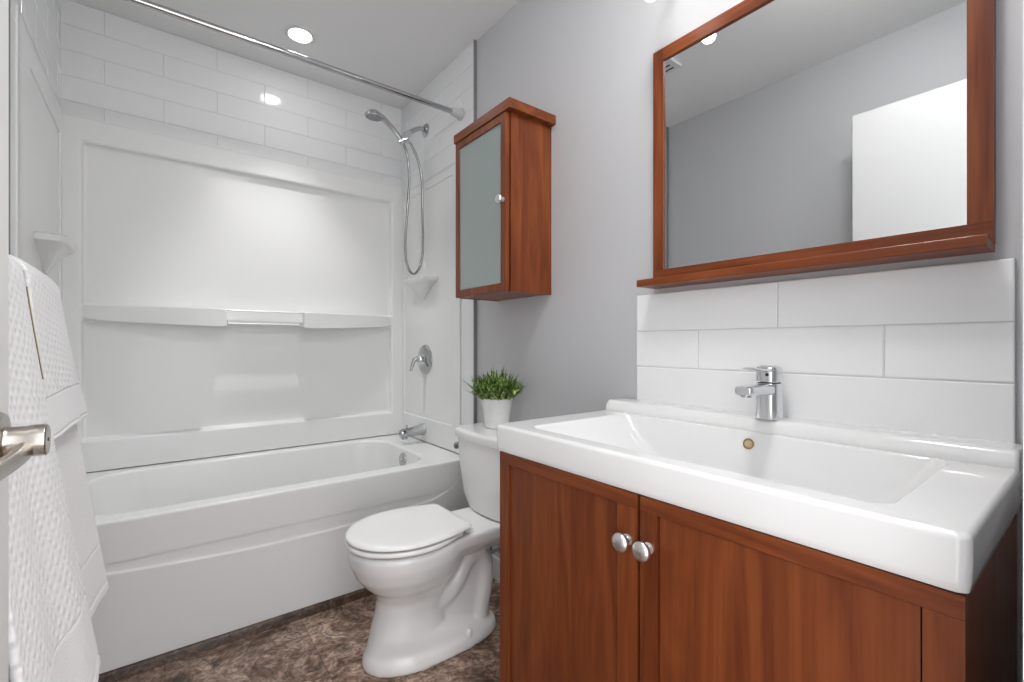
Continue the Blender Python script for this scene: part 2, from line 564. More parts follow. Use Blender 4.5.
# ------------------------------------------------------------------ the open door
DX0, DX1, DY0, DY1 = -0.160, -0.125, 0.056, 0.715
mb = MB().box(DX0, DX1, DY0, DY1, 0.012, DOOR_H - 0.004, 0.002)
door = structure(mb.build('door_1', M['white_paint'], loc=(DX1, DY0, 0.012)), 'white flat door standing open at the left edge', 'door')
HZ, HY = 0.944, 0.655
mb = MB().lathe((DX1, HY, HZ), (1, 0, 0), [(0, 0.031), (0.004, 0.031), (0.008, 0.028), (0.009, 0.0165), (0.012, 0.0150), (0.024, 0.0148), (0.026, 0.0156), (0.0365, 0.0157), (0.038, 0.0142)], 36)
hd = mb.build('door_handle', M['nickel'], door); hd['label'] = 'brushed nickel lever handle'
mb = MB()
path = smooth_path([(DX1 + 0.024, HY, HZ - 0.005), (DX1 + 0.022, HY - 0.026, HZ - 0.010), (DX1 + 0.017, HY - 0.070, HZ - 0.013), (DX1 + 0.014, HY - 0.120, HZ - 0.012)], 6)
rings = []
for i, p in enumerate(path):
    k = i / (len(path) - 1)
    hx, hz = 0.0065 - 0.002 * k, 0.0098 - 0.001 * k
    rings.append([p + Vector((hx * cos(2 * pi * j / 16), 0, hz * sin(2 * pi * j / 16))) for j in range(16)])
mb.rings(rings)
mb.build('lever', M['nickel'], hd)
MB().cyl((DX1 + 0.0375, HY, HZ), (DX1 + 0.0384, HY, HZ), 0.0018, 12).build('pin_hole', M['dark'], hd)

# ================================================================== tub and surround
SX0, SX1, SY = -0.311, 1.187, 2.645   # inner faces of the surround
tub_surround = thing('tub_surround', 'glossy white three-sided tub surround with moulded panels and bowed shelf', 'tub surround', (0.44, SY, 0.49))
ZB, ZS = 0.497, 1.995
us = [SX0, -0.250, 1.117, SX1]
vs = [ZB, 0.632, 1.142, 1.203, 1.893, ZS]
rec = 0.027
mb = relief(us, vs, lambda i, j: -rec if (i == 1 and j in (1, 3)) else 0.0, lambda u, v, d: (u, SY - d, v), 0.0130, 4)
mb.box(SX0, SX1, SY - 0.002, SY + 0.010, ZS - 0.003, ZS + 0.004, 0.002)
mb.build('back_panel', M['acrylic'], tub_surround)
def side_panel(xs, sg):
    e = 1.945 if sg > 0 else 1.882
    us = [e + 0.013, 2.045, 2.612, SY]
    vs = [ZB, 0.625, 1.900, ZS]
    m = relief(us, vs, lambda i, j: -0.006 if (i == 1 and j == 1) else 0.0, lambda u, v, d: (xs - sg * d, u, v), 0.005, 3)
    a, b = sorted((xs, xs + sg * 0.014))
    m.box(a, b, e, e + 0.017, ZB, ZS, 0.004)
    m.box(a, b, e + 0.005, SY, ZS - 0.003, ZS + 0.003, 0.001)
    m.build('side_panel', M['acrylic'], tub_surround)
side_panel(SX1, 1)
side_panel(SX0, -1)

# bowed shelf with a notch for the washcloth bar
cx, half, pm = 0.4335, 0.683, 0.102
N0, N1 = 0.262, 0.604
def bow(x):
    t = (x - cx) / half
    return pm * max(0.0, 1 - t * t) ** 0.9
led = 0.028
pts = [(-0.2495, SY + 0.0275)]
xs = [(-0.2495 + (N0 + 0.2495) * k / 18) for k in range(19)]
pts += [(x, SY - 0.002 - bow(x)) for x in xs]
pts += [(N0 + 0.008, SY - led - 0.006), (N0 + 0.016, SY - led), (N1 - 0.016, SY - led), (N1 - 0.008, SY - led - 0.006)]
xs = [(N1 + (1.1165 - N1) * k / 18) for k in range(19)]
pts += [(x, SY - 0.002 - bow(x)) for x in xs]
pts += [(1.1165, SY + 0.0275)]
mb = MB().prism(pts, 1.148, 1.203, 0.006, 3)
for v in mb.bm.verts:
    if v.co.z < 1.175: v.co.z -= 0.26 * max(0.0, SY - v.co.y)
mb.build('shelf', M['acrylic'], tub_surround, sharp=60)
yb = SY - 0.0665
mb = MB().box(N0 - 0.003, N1 + 0.003, yb - 0.006, yb + 0.006, 1.152, 1.198, 0.0045, 3)
mb.build('washcloth_bar', M['plastic'], tub_surround)

# little corner soap ledges on the two side panels
def ledge(xs, sg, dy):
    rows = []
    for z, w, y0, y1, d in ((1.288, 0.0, 2.355, 2.385, 0.004), (1.315, 0, 2.335, 2.400, 0.016), (1.350, 0, 2.275, 2.430, 0.034), (1.375, 0, 2.225, 2.470, 0.058), (1.383, 0, 2.205, 2.485, 0.068), (1.400, 0, 2.200, 2.490, 0.072), (1.406, 0, 2.206, 2.484, 0.066)):
        p = rrect(0, 2 * d, y0 + dy, y1 + dy, min(d * 0.6, 0.03), 5)
        ring = []
        for (a, y) in p:
            ring.append((xs - sg * (max(a - d, -0.008)), y, z))
        rows.append(ring)
    MB().rings(rows).build('soap_ledge', M['acrylic'], tub_surround, sharp=50)
ledge(SX1, 1, 0.0)
ledge(SX0, -1, -0.07)

# the bathtub
TX0, TX1, TY0, TY1, TZ = -0.3205, 1.1905, 1.885, 2.655, 0.492
tub = thing('bathtub', 'white alcove bathtub with an arched apron below the tub surround', 'bathtub', (0.44, 1.9, 0.0))
mb = MB()
def ring(x0, x1, y0, y1, r, z): return [(x, y, z) for x, y in rrect(x0, x1, y0, y1, r, 8)]
R = [ring(TX0, TX1, TY0 + 0.004, TY1, 0.004, 0.36), ring(TX0, TX1, TY0 + 0.001, TY1, 0.004, 0.45), ring(TX0, TX1, TY0, TY1, 0.004, 0.482),
     ring(TX0, TX1, TY0 + 0.0015, TY1, 0.004, 0.4885), ring(TX0 + 0.002, TX1 - 0.002, TY0 + 0.004, TY1 - 0.002, 0.004, 0.4915), ring(TX0 + 0.004, TX1 - 0.004, TY0 + 0.009, TY1 - 0.004, 0.004, 0.4925),
     ring(-0.235, 1.045, 1.950, 2.605, 0.17, 0.4925), ring(-0.225, 1.035, 1.957, 2.598, 0.165, 0.489), ring(-0.218, 1.027, 1.963, 2.592, 0.16, 0.480),
     ring(-0.192, 1.012, 1.982, 2.573, 0.15, 0.36), ring(-0.145, 0.985, 2.005, 2.550, 0.13, 0.22), ring(-0.105, 0.970, 2.03, 2.525, 0.12, 0.165), ring(-0.05, 0.93, 2.07, 2.485, 0.10, 0.142),
     ring(0.1, 0.8, 2.15, 2.40, 0.06, 0.138)]
mb.rings(R, cap0=False)
mb.build('basin', M['acrylic'], tub, sharp=70)
# apron: lower field stands proud under an arch line that climbs to the rim at both ends
nx, nz = 96, 60
mb = MB(); b = mb.bm
def arch(x):
    t = abs(x - 0.435) / 0.755
    return 0.302 + 0.050 * t ** 2 + 0.10 * max(0.0, (t - 0.72) / 0.28) ** 2.0
V = {}
for i in range(nx + 1):
    x = TX0 + (TX1 - TX0) * i / nx
    za = arch(x)
    zs = [0.002, 0.03, 0.1, 0.2, za - 0.03, za - 0.012, za - 0.003, za, za + 0.003, za + 0.007, za + 0.02, 0.445 + (0 if za < 0.42 else 0.015), 0.468]
    ds = [0.004, 0.0035, 0.003, 0.0025, 0.0018, 0.0012, 0.0006, 0.0014, 0.0048, 0.0058, 0.0060, 0.0055, 0.0040]
    zs2 = []
    for z in zs: zs2.append(max(z, (zs2[-1] + 0.0008) if zs2 else 0))
    fade = 1.0
    for j, (z, d) in enumerate(zip(zs2, ds)):
        V[i, j] = b.verts.new((x, TY0 + 0.002 + d, z))
for i in range(nx):
    for j in range(12):
        b.faces.new((V[i, j], V[i + 1, j], V[i + 1, j + 1], V[i, j + 1]))
mb.build('apron', M['acrylic'], tub, sharp=70)
mb = MB().lathe((1.022, 2.262, 0.436), (-1, 0, 0.12), [(0, 0.036), (0.006, 0.036), (0.011, 0.031), (0.012, 0.012), (0.016, 0.010)], 28)
mb.build('overflow_plate', M['chrome'], tub)
MB().lathe((0.82, 2.27, 0.1365), (0, 0, 1), [(0, 0.034), (0.003, 0.034), (0.005, 0.026)], 24).build('drain', M['chrome'], tub)

# tub filler, valve and hand shower on the right alcove wall
XV = SX1 - 0.0005 + 0.006
t = thing('tub_spout', 'chrome tub spout low on the alcove wall above the overflow', 'tub spout', (XV, 2.355, 0.558))
rings = []
for k, (d, w, h, dz) in enumerate(((0, 0.031, 0.033, 0), (0.012, 0.031, 0.033, 0), (0.03, 0.029, 0.030, -0.001), (0.07, 0.026, 0.026, -0.004), (0.11, 0.025, 0.024, -0.006), (0.136, 0.023, 0.024, -0.009), (0.146, 0.018, 0.020, -0.011))):
    rings.append([(XV - d, 2.355 + w * cos(2 * pi * j / 24), 0.562 + dz + h * sin(2 * pi * j / 24)) for j in range(24)])
MB().rings(rings).build('spout_body', M['chrome'], t)
MB().cyl((XV - 0.124, 2.355, 0.548), (XV - 0.124, 2.355, 0.522), 0.0185, 20, bev=0.002).build('outlet', M['chrome'], t)
MB().cyl((XV - 0.110, 2.355, 0.575), (XV - 0.110, 2.355, 0.598), 0.006, 14, bev=0.001).build('diverter_knob', M['chrome'], t)

t = thing('shower_valve', 'round chrome shower valve with a curved lever above the tub spout', 'shower valve', (XV, 2.348, 0.953))
MB().lathe((XV, 2.348, 0.953), (-1, 0, 0), [(0, 0.083), (0.004, 0.083), (0.009, 0.078), (0.012, 0.066), (0.012, 0.060), (0.016, 0.052), (0.018, 0.030)], 44).build('escutcheon', M['chrome'], t)
MB().lathe((XV - 0.017, 2.348, 0.953), (-1, 0, 0), [(0, 0.032), (0.020, 0.028), (0.030, 0.023), (0.036, 0.014), (0.038, 0.004)], 28).build('hub', M['faucet'], t)
p = smooth_path([(XV - 0.038, 2.348, 0.958), (XV - 0.056, 2.349, 0.957), (XV - 0.070, 2.352, 0.943), (XV - 0.077, 2.355, 0.918), (XV - 0.084, 2.357, 0.890)], 6)
MB().tube(p, [0.015 - 0.008 * i / (len(p) - 1) for i in range(len(p))], 14).build('lever', M['chrome'], t)

SYW, SZW = 2.324, 2.224
t = thing('hand_shower', 'chrome hand shower on its arm with a long looping hose above the tub', 'hand shower', (XT_R, SYW, SZW))
XA = XT_R - 0.007
MB().lathe((XA, SYW, SZW), (-1, 0, 0), [(0, 0.036), (0.004, 0.036), (0.010, 0.030), (0.015, 0.018), (0.016, 0.012)], 32).build('flange', M['chrome'], t)
arm = smooth_path([(XA, SYW, SZW), (XA - 0.035, SYW, SZW + 0.002), (XA - 0.070, SYW, SZW - 0.016), (XA - 0.105, SYW, SZW - 0.046)], 6)
MB().tube(arm, 0.0125, 16).build('arm', M['chrome'], t)
mb = MB()
mb.cyl((XA - 0.096, SYW, SZW - 0.038), (XA - 0.126, SYW, SZW - 0.062), 0.019, 20, bev=0.003)
mb.cyl((XA - 0.120, SYW, SZW - 0.056), (XA - 0.148, SYW, SZW - 0.096), 0.0155, 18, bev=0.003)
mb.cyl((XA - 0.112, SYW - 0.012, SZW - 0.080), (XA - 0.160, SYW + 0.010, SZW - 0.100), 0.021, 18, bev=0.004)
mb.build('holder', M['faucet'], t)
h0 = Vector((XA - 0.138, SYW - 0.004, SZW - 0.105)); h1 = Vector((XA - 0.240, SYW - 0.012, SZW - 0.020)); h2 = Vector((XA - 0.268, SYW - 0.015, SZW - 0.006))
hp = smooth_path([h0, h0.lerp(h1, 0.5) + Vector((0, 0, 0.006)), h1, h2], 6)
MB().tube(hp, [0.0125 + 0.003 * (i / (len(hp) - 1)) for i in range(len(hp))], 16).build('grip', M['chrome'], t)
hc = Vector((XA - 0.302, SYW - 0.018, SZW - 0.010)); ax = Vector((-0.04, 0.10, -1.0)).normalized()
MB().lathe(hc - ax * 0.022, ax, [(0, 0.010), (0.003, 0.022), (0.012, 0.034), (0.020, 0.042), (0.028, 0.047), (0.034, 0.047), (0.037, 0.044), (0.038, 0.010)], 36).build('spray_head', M['chrome'], t)
MB().lathe(hc + ax * 0.0145, ax, [(0, 0.041), (0.0025, 0.040)], 32).build('spray_face', M['edge_metal'], t)
hs = smooth_path([h0 + Vector((0.004, 0, -0.004)), (XA - 0.112, SYW - 0.004, 2.05), (XA - 0.100, SYW, 1.94), (XA - 0.108, SYW, 1.80), (XA - 0.122, SYW, 1.62), (XA - 0.120, SYW, 1.50), (XA - 0.094, SYW, 1.432), (XA - 0.058, SYW + 0.004, 1.430), (XA - 0.024, SYW + 0.006, 1.50), (XA - 0.016, SYW + 0.006, 1.62), (XA - 0.020, SYW + 0.004, 1.82), (XA - 0.026, SYW, 1.95), (XA - 0.050, SYW, 2.05), (XA - 0.085, SYW, 2.115), (XA - 0.118, SYW, 2.142)], 8)
MB().tube(hs, 0.0068, 12).build('hose', M['hose'], t)

# curtain rod
t = thing('curtain_rod', 'chrome curtain rod across the tub alcove just below the ceiling', 'curtain rod', (0.435, 1.950, 2.166))
MB().cyl((-0.31, 1.950, 2.166), (1.175, 1.950, 2.166), 0.0125, 24).build('rod', M['chrome'], t)
for xs, sg in ((XT_R - 0.007, -1), (XT_L + 0.007, 1)):
    MB().lathe((xs, 1.950, 2.166), (sg, 0, 0), [(0, 0.029), (0.006, 0.029), (0.010, 0.024), (0.050, 0.0185), (0.056, 0.014)], 28).build('end_cup', M['cup'], t)

# ceiling fittings
def downlight(x, y, mat, label, grp=None):
    t = thing('recessed_light', label, 'ceiling light', (x, y, ZC), grp)
    prof = []
    MB().lathe((x, y, ZC), (0, 0, -1), [(0, 0.066), (0.003, 0.066), (0.005, 0.062), (0.005, 0.050), (0.002, 0.049)], 44).build('trim_ring', M['white_paint'], t)
    MB().lathe((x, y, ZC - 0.0028), (0, 0, -1), [(0, 0.047), (0.0012, 0.045)], 40).build('diffuser', mat, t)
downlight(0.527, 2.300, M['lamp'], 'lit round recessed light in the ceiling above the bathtub')
bl = bpy.data.lights.new('recessed_lamp_beam', 'SPOT')
bl.energy = TUB_BEAM
bl.color = (1.0, 0.995, 0.985)
bl.spot_size = radians(78)
bl.spot_blend = 1.0
bl.shadow_soft_size = 0.016
bo = bpy.data.objects.new('recessed_lamp_beam', bl)
COL.objects.link(bo)
bo.location = (0.527, 2.300, ZC - 0.018)
t = thing('added_fill_dome', 'added unseen fill dome glowing on the ceiling in front of the vanity', 'ceiling light', (0.50, 0.45, ZC))  # added out of view to give the room its general fill light
MB().lathe((0.50, 0.45, ZC), (0, 0, -1), [(0, 0.150), (0.012, 0.150), (0.018, 0.144), (0.019, 0.10)], 48).build('base_ring', M['faucet'], t)
MB().lathe((0.50, 0.45, ZC - 0.018), (0, 0, -1), [(0, 0.138), (0.018, 0.136), (0.038, 0.124), (0.055, 0.100), (0.067, 0.066), (0.073, 0.03), (0.074, 0.003)], 48).build('fill_glow_dome', M['fill_dome'], t)
t = thing('exhaust_fan', 'white slotted exhaust fan cover in the ceiling, seen in the mirror corner', 'exhaust fan', (0.34, 1.465, ZC))
mb = MB().box(0.227, 0.457, 1.347, 1.577, ZC - 0.014, ZC, 0.004)
mb.build('cover', M['white_paint'], t)
mb = MB()
for k in range(6):
    mb.box(0.250 + 0.034 * k, 0.261 + 0.034 * k, 1.375, 1.55, ZC - 0.0148, ZC - 0.0135)
mb.build('vent_grille', M['dark'], t)

# ================================================================== toilet
toilet = thing('toilet', 'white two-piece toilet with closed lid between vanity and bathtub', 'toilet', (0.80, 1.455, 0))
TYC = 1.452
def egg(xf, xb, hw, n=40, sq=2.0, bx=0.42):
    """egg outline: rounded front at xf, blunter back at xb; widest at xf + bx of the length"""
    pts = []
    xm = xf + (xb - xf) * bx
    for k in range(n):
        a = 2 * pi * k / n
        c, s = cos(a), sin(a)
        if c < 0: x = xm + (xm - xf) * -abs(c) ** 1.0; y = hw * (abs(s) ** 0.95) * (1 if s >= 0 else -1)
        else:
            e = 2.0 / sq
            x = xm + (xb - xm) * abs(c) ** e; y = hw * abs(s) ** e * (1 if s >= 0 else -1)
        pts.append((x, TYC + y))
    return pts
def eggring(z, *a, **k): return [(x, y, z) for x, y in egg(*a, **k)]
mb = MB()
secs = [(0.0, 0.520, 1.005, 0.122, 3.0), (0.012, 0.519, 1.008, 0.123, 3.0), (0.035, 0.524, 1.004, 0.117, 3.0), (0.048, 0.530, 0.985, 0.106, 3.0),
        (0.10, 0.546, 0.80, 0.096, 2.6), (0.16, 0.562, 0.79, 0.087, 2.6), (0.205, 0.570, 0.80, 0.086, 2.5), (0.235, 0.556, 0.83, 0.100, 2.3), (0.262, 0.527, 0.85, 0.124, 2.2),
        (0.30, 0.497, 0.865, 0.148, 2.2), (0.34, 0.482, 0.875, 0.160, 2.2), (0.375, 0.478, 0.875, 0.164, 2.2), (0.386, 0.480, 0.872, 0.162, 2.2), (0.391, 0.486, 0.866, 0.156, 2.2)]
mb.rings([eggring(z, a, c, h, sq=q) for z, a, c, h, q in secs])
# deck that carries the tank
dk = []
for z, hw0, hw1, x1, ins in ((0.300, 0.075, 0.070, 1.02, 0.02), (0.335, 0.112, 0.100, 1.14, 0.006), (0.352, 0.122, 0.112, 1.17, 0.0), (0.384, 0.124, 0.115, 1.175, 0.0), (0.391, 0.119, 0.110, 1.17, 0.0)):
    dk.append([(0.76, TYC - hw0 - 0.012, z), (0.86, TYC - hw0, z), (x1 - 0.03, TYC - hw1, z), (x1, TYC - hw1 + 0.03, z), (x1, TYC + hw1 - 0.03, z), (x1 - 0.03, TYC + hw1, z), (0.86, TYC + hw0, z), (0.76, TYC + hw0 + 0.012, z)])
mb.rings(dk)
# trapway: tube sweeping up behind the bowl, over and down to the floor
tp = smooth_path([(0.70, TYC, 0.17), (0.77, TYC, 0.165), (0.83, TYC, 0.20), (0.87, TYC, 0.262), (0.915, TYC, 0.285), (0.950, TYC, 0.245), (0.950, TYC, 0.16), (0.935, TYC, 0.09), (0.93, TYC, 0.02)], 6)
mb2 = MB()
rr = []
for i, p in enumerate(tp):
    tq = (tp[min(i + 1, len(tp) - 1)] - tp[max(i - 1, 0)]).normalized()
    n = Vector((-tq.z, 0, tq.x)); w = 0.075 - 0.003 * sin(i / len(tp) * 6)
    rr.append([p + n * (0.047 * sin(2 * pi * k / 20)) + Vector((0, w * cos(2 * pi * k / 20), 0)) for k in range(20)])
mb.rings(rr)
# web under the deck and in front of the trapway
mb.box(0.74, 0.945, TYC - 0.057, TYC + 0.057, 0.02, 0.33)
bowl = mb.build('bowl', M['ceramic'], toilet, sharp=None)
md = bowl.modifiers.new('remesh', 'REMESH'); md.mode = 'VOXEL'; md.voxel_size = 0.006; md.use_smooth_shade = True
md = bowl.modifiers.new('smooth', 'SMOOTH'); md.factor = 0.5; md.iterations = 7
for s in (-1, 1):
    MB().lathe((0.850, TYC + s * 0.099, 0.042), (0, s * 0.25, 1), [(0, 0.015), (0.008, 0.0145), (0.016, 0.010), (0.019, 0.003)], 20).build('bolt_cap', M['plastic'], toilet)
# seat and lid
def seat_outline(xf, xb, hw, hb, n=26):
    """rounded front, sides running back to a straight hinge edge with rounded corners"""
    pts = []
    xm = xf + 0.190
    side = []
    for k in range(n + 1):
        a = pi / 2 * k / n
        side.append((xm - (xm - xf) * cos(a), hw * sin(a) ** 0.96))
    m = 10
    for k in range(1, m + 1):
        u = k / m
        side.append((xm + (xb - 0.03 - xm) * u, hw + (hb - hw) * u ** 1.8))
    for k in range(1, 6):
        a = pi / 2 * k / 5
        side.append((xb - 0.03 + 0.03 * sin(a), hb - 0.03 * (1 - cos(a))))
    pts = [(x, TYC + y) for x, y in side] + [(x, TYC - y) for x, y in reversed(side[1:])]
    return pts
def inset_rings(z_list, **k):
    out = []
    for z, d in z_list:
        out.append([(x, y, z) for x, y in seat_outline(k['xf'] + d, k['xb'] - d, k['hw'] - d, k['hb'] - d)])
    return out
mb = MB().rings(inset_rings([(0.3950, 0.012), (0.3965, 0.004), (0.400, 0.001), (0.402, 0.0), (0.408, 0.0), (0.4115, 0.003), (0.4125, 0.010)], xf=0.470, xb=0.822, hw=0.170, hb=0.135))
mb.build('seat', M['plastic'], toilet, sharp=60)
mb = MB().rings(inset_rings([(0.4165, 0.016), (0.4172, 0.005), (0.4192, 0.001), (0.4215, 0.0), (0.427, 0.0015), (0.432, 0.007), (0.4345, 0.020), (0.4355, 0.05), (0.436, 0.09)], xf=0.471, xb=0.852, hw=0.169, hb=0.138))
mb.build('lid', M['plastic'], toilet, sharp=60)
for s in (-1, 1):
    mb = MB()
    mb.cyl((0.845, TYC + s * 0.105, 0.404), (0.845, TYC + s * 0.055, 0.404), 0.0125, 18, bev=0.003)
    mb.box(0.84, 0.872, TYC + s * 0.08 - 0.018, TYC + s * 0.08 + 0.018, 0.391, 0.402, 0.003)
    mb.build('hinge', M['plastic'], toilet)
# tank: tapered, front face gently bowed
def tank_ring(z, xf, xb, hw, r, bow_):
    pts = rrect(xf, xb, TYC - hw, TYC + hw, r, 6)
    out = []
    n = 10
    ring = []
    for i, (x, y) in enumerate(pts):
        if x < (xf + xb) / 2:
            x = x - bow_ * (1 - ((y - TYC) / hw) ** 2)
        ring.append((x, y, z))
        # extra points along the front edge
        if i == 13:
            y0, y1 = pts[13][1], pts[14][1]
            for k in range(1, n):
                yy = y0 + (y1 - y0) * k / n
                ring.append((xf - bow_ * (1 - ((yy - TYC) / hw) ** 2), yy, z))
    return ring
mb = MB().rings([tank_ring(0.392, 1.000, 1.165, 0.135, 0.04, 0.022), tank_ring(0.398, 0.992, 1.172, 0.143, 0.04, 0.024), tank_ring(0.45, 0.984, 1.178, 0.165, 0.035, 0.024), tank_ring(0.56, 0.976, 1.184, 0.181, 0.03, 0.024), tank_ring(0.665, 0.972, 1.186, 0.189, 0.03, 0.024)])
mb.build('tank', M['ceramic'], toilet, sharp=60)
mb = MB().rings([tank_ring(0.6655, 0.970, 1.186, 0.190, 0.03, 0.024), tank_ring(0.669, 0.964, 1.188, 0.198, 0.032, 0.024), tank_ring(0.693, 0.962, 1.189, 0.200, 0.032, 0.024), tank_ring(0.702, 0.966, 1.188, 0.196, 0.030, 0.024), tank_ring(0.706, 0.978, 1.182, 0.184, 0.025, 0.022)])
mb.build('tank_lid', M['ceramic'], toilet, sharp=60)
mb = MB()
mb.lathe((0.992, TYC + 0.181, 0.622), (-0.55, 1, 0), [(0, 0.009), (0.016, 0.009), (0.017, 0.014), (0.026, 0.015), (0.030, 0.012), (0.031, 0.004)], 22)
mb.build('flush_lever', M['chrome'], toilet)
t = thing('shutoff_valve', 'small metal water shutoff valve on the wall low behind the toilet', 'valve', (1.186, 1.64, 0.14))
MB().lathe((1.199, 1.64, 0.14), (-1, 0, 0), [(0, 0.026), (0.003, 0.026), (0.008, 0.014), (0.009, 0.008), (0.045, 0.008), (0.046, 0.012), (0.062, 0.012)], 20).build('valve_body', M['chrome'], t)
MB().lathe((1.137, 1.64, 0.14), (-1, 0, 0), [(0, 0.006), (0.010, 0.006), (0.011, 0.017), (0.019, 0.017), (0.021, 0.012)], 16).build('handwheel', M['edge_metal'], t)
MB().tube(smooth_path([(1.145, 1.64, 0.15), (1.145, 1.64, 0.22), (1.13, 1.60, 0.30), (1.12, 1.575, 0.392)], 6), 0.005, 10).build('supply_hose', M['hose'], t)

# ================================================================== potted plant on the tank
PX, PY, PZ = 1.083, 1.508, 0.7065
t = thing('potted_plant', 'grassy green plant in a white pot on the toilet tank', 'potted plant', (PX, PY, PZ))
MB().lathe((PX, PY, PZ), (0, 0, 1), [(0, 0.045), (0.003, 0.048), (0.110, 0.0625), (0.115, 0.0633), (0.1175, 0.062), (0.116, 0.0590), (0.103, 0.058), (0.099, 0.05)], 48).build('pot', M['pot'], t)
MB().lathe((PX, PY, PZ + 0.101), (0, 0, 1), [(0, 0.0578), (0.004, 0.055), (0.009, 0.030)], 30).build('soil', M['soil'], t)
mb = MB(); b = mb.bm
for k in range(520):
    ang = random.uniform(0, 2 * pi)
    rr_ = 0.053 * sqrt(random.random())
    base = Vector((PX + rr_ * cos(ang), PY + rr_ * sin(ang), PZ + 0.106))
    out = rr_ / 0.053
    h = random.uniform(0.045, 0.142) * (1.12 - 0.42 * out)
    lean = (0.14 + 0.60 * out) * random.uniform(0.3, 1.6) * 0.088
    a2 = ang + random.uniform(-0.7, 0.7)
    tip = base + Vector((lean * cos(a2), lean * sin(a2), h))
    side = Vector((-sin(a2 + random.uniform(-1, 1)), cos(a2 + random.uniform(-1, 1)), 0)).normalized()
    w = random.uniform(0.0028, 0.0062)
    if k % 3 == 0:            # a stem's side leaf, starting part way up
        base = base.lerp(tip, random.uniform(0.3, 0.75)); tip = base + Vector((random.uniform(-0.03, 0.03), random.uniform(-0.03, 0.03), random.uniform(0.012, 0.034)))
    if tip.x > 1.193: tip.x = 1.193 - random.uniform(0, 0.01)
    prev = None
    for i in range(5):
        s = i / 4
        p = base.lerp(tip, s) + Vector((0, 0, 0.18 * h * s * (1 - s))) 
        ww = w * (0.55 + 1.6 * s * (1 - s) * 2) * (1 - s ** 3) + 0.00015
        nrm = side.cross((tip - base).normalized()) * (ww * 0.35)
        cur = (b.verts.new(p - side * ww), b.verts.new(p + nrm), b.verts.new(p + side * ww))
        if prev:
            b.faces.new((prev[0], prev[1], cur[1], cur[0])); b.faces.new((prev[1], prev[2], cur[2], cur[1]))
        prev = cur
mb.build('foliage', M['leaf'], t, sharp=None, recalc=False)

# ================================================================== wall cabinet over the toilet
CX0, CX1, CY0, CY1, CZ0, CZ1 = 1.003, 1.1995, 1.313, 1.664, 1.229, 1.872
cab = thing('wall_cabinet', 'reddish wood wall cabinet with a frosted glass door above the toilet', 'cabinet', (1.1, 1.49, CZ0))
boards('side_board', M['wood_z'], cab, (CX0 + 0.001, CX1, CY0, CY0 + 0.016, CZ0, CZ1, 0.0015), (CX0 + 0.001, CX1, CY1 - 0.016, CY1, CZ0, CZ1, 0.0015))
boards('end_board', M['wood_y'], cab, (CX0 + 0.001, CX1, CY0 + 0.016, CY1 - 0.016, CZ0 + 0.002, CZ0 + 0.018, 0.001), (CX0 + 0.006, CX1, CY0 + 0.016, CY1 - 0.016, CZ1 - 0.016, CZ1, 0.001))
MB().box(CX1 - 0.006, CX1, CY0 + 0.016, CY1 - 0.016, CZ0 + 0.018, CZ1 - 0.016).build('back_board', M['wood_z_fine'], cab)
mb = MB().box(CX0 + 0.02, CX1 - 0.006, CY0 + 0.016, CY1 - 0.016, 1.545, 1.558, 0.001)
mb.build('shelf', M['wood_y'], cab)
MB().box(0.979, CX1, 1.288, 1.672, CZ1, 1.906, 0.003).build('top_board', M['wood_y'], cab)
DXF, DXB = 0.984, 1.001
dy0, dy1, dz0, dz1 = CY0 + 0.004, CY1 + 0.002, CZ0 + 0.002, CZ1 - 0.002
fw = 0.032
def window_frame(x0, x1, y0, y1, z0, z1, wl, wr, wb, wt):
    '''one open rectangular frame in a single piece'''
    mb = MB(); b = mb.bm
    O = [(y0, z0), (y1, z0), (y1, z1), (y0, z1)]
    I = [(y0 + wl, z0 + wb), (y1 - wr, z0 + wb), (y1 - wr, z1 - wt), (y0 + wl, z1 - wt)]
    V = {}
    for nm, L in (('o', O), ('i', I)):
        for k, (y, z) in enumerate(L):
            for sx, x in ((0, x0), (1, x1)): V[nm, k, sx] = b.verts.new((x, y, z))
    for k in range(4):
        q = (k + 1) % 4
        b.faces.new((V['o', k, 0], V['o', q, 0], V['i', q, 0], V['i', k, 0]))
        b.faces.new((V['o', k, 1], V['i', k, 1], V['i', q, 1], V['o', q, 1]))
        b.faces.new((V['o', k, 0], V['o', k, 1], V['o', q, 1], V['o', q, 0]))
        b.faces.new((V['i', k, 0], V['i', q, 0], V['i', q, 1], V['i', k, 1]))
    bmesh.ops.recalc_face_normals(b, faces=b.faces)
    mb._bevel(list(b.verts), 0.0015, 2)
    return mb
door_c = window_frame(DXF, DXB, dy0, dy1, dz0, dz1, fw, 0.024, 0.030, 0.028).build('door', M['wood_z'], cab)
pn = MB().box(DXF + 0.006, DXF + 0.011, dy0 + fw - 0.004, dy1 - 0.020, dz0 + 0.026, dz1 - 0.024).build('glass_panel', M['frosted'], door_c)
pn['label'] = 'grey-green frosted glass panel'
kn = MB().lathe((DXF, dy0 + 0.016, 1.558), (-1, 0, 0), [(0, 0.009), (0.002, 0.009), (0.003, 0.006), (0.012, 0.006), (0.015, 0.013), (0.020, 0.0155), (0.025, 0.0135), (0.028, 0.007), (0.029, 0.002)], 26).build('knob', M['pewter'], door_c)
kn['label'] = 'round silver knob'

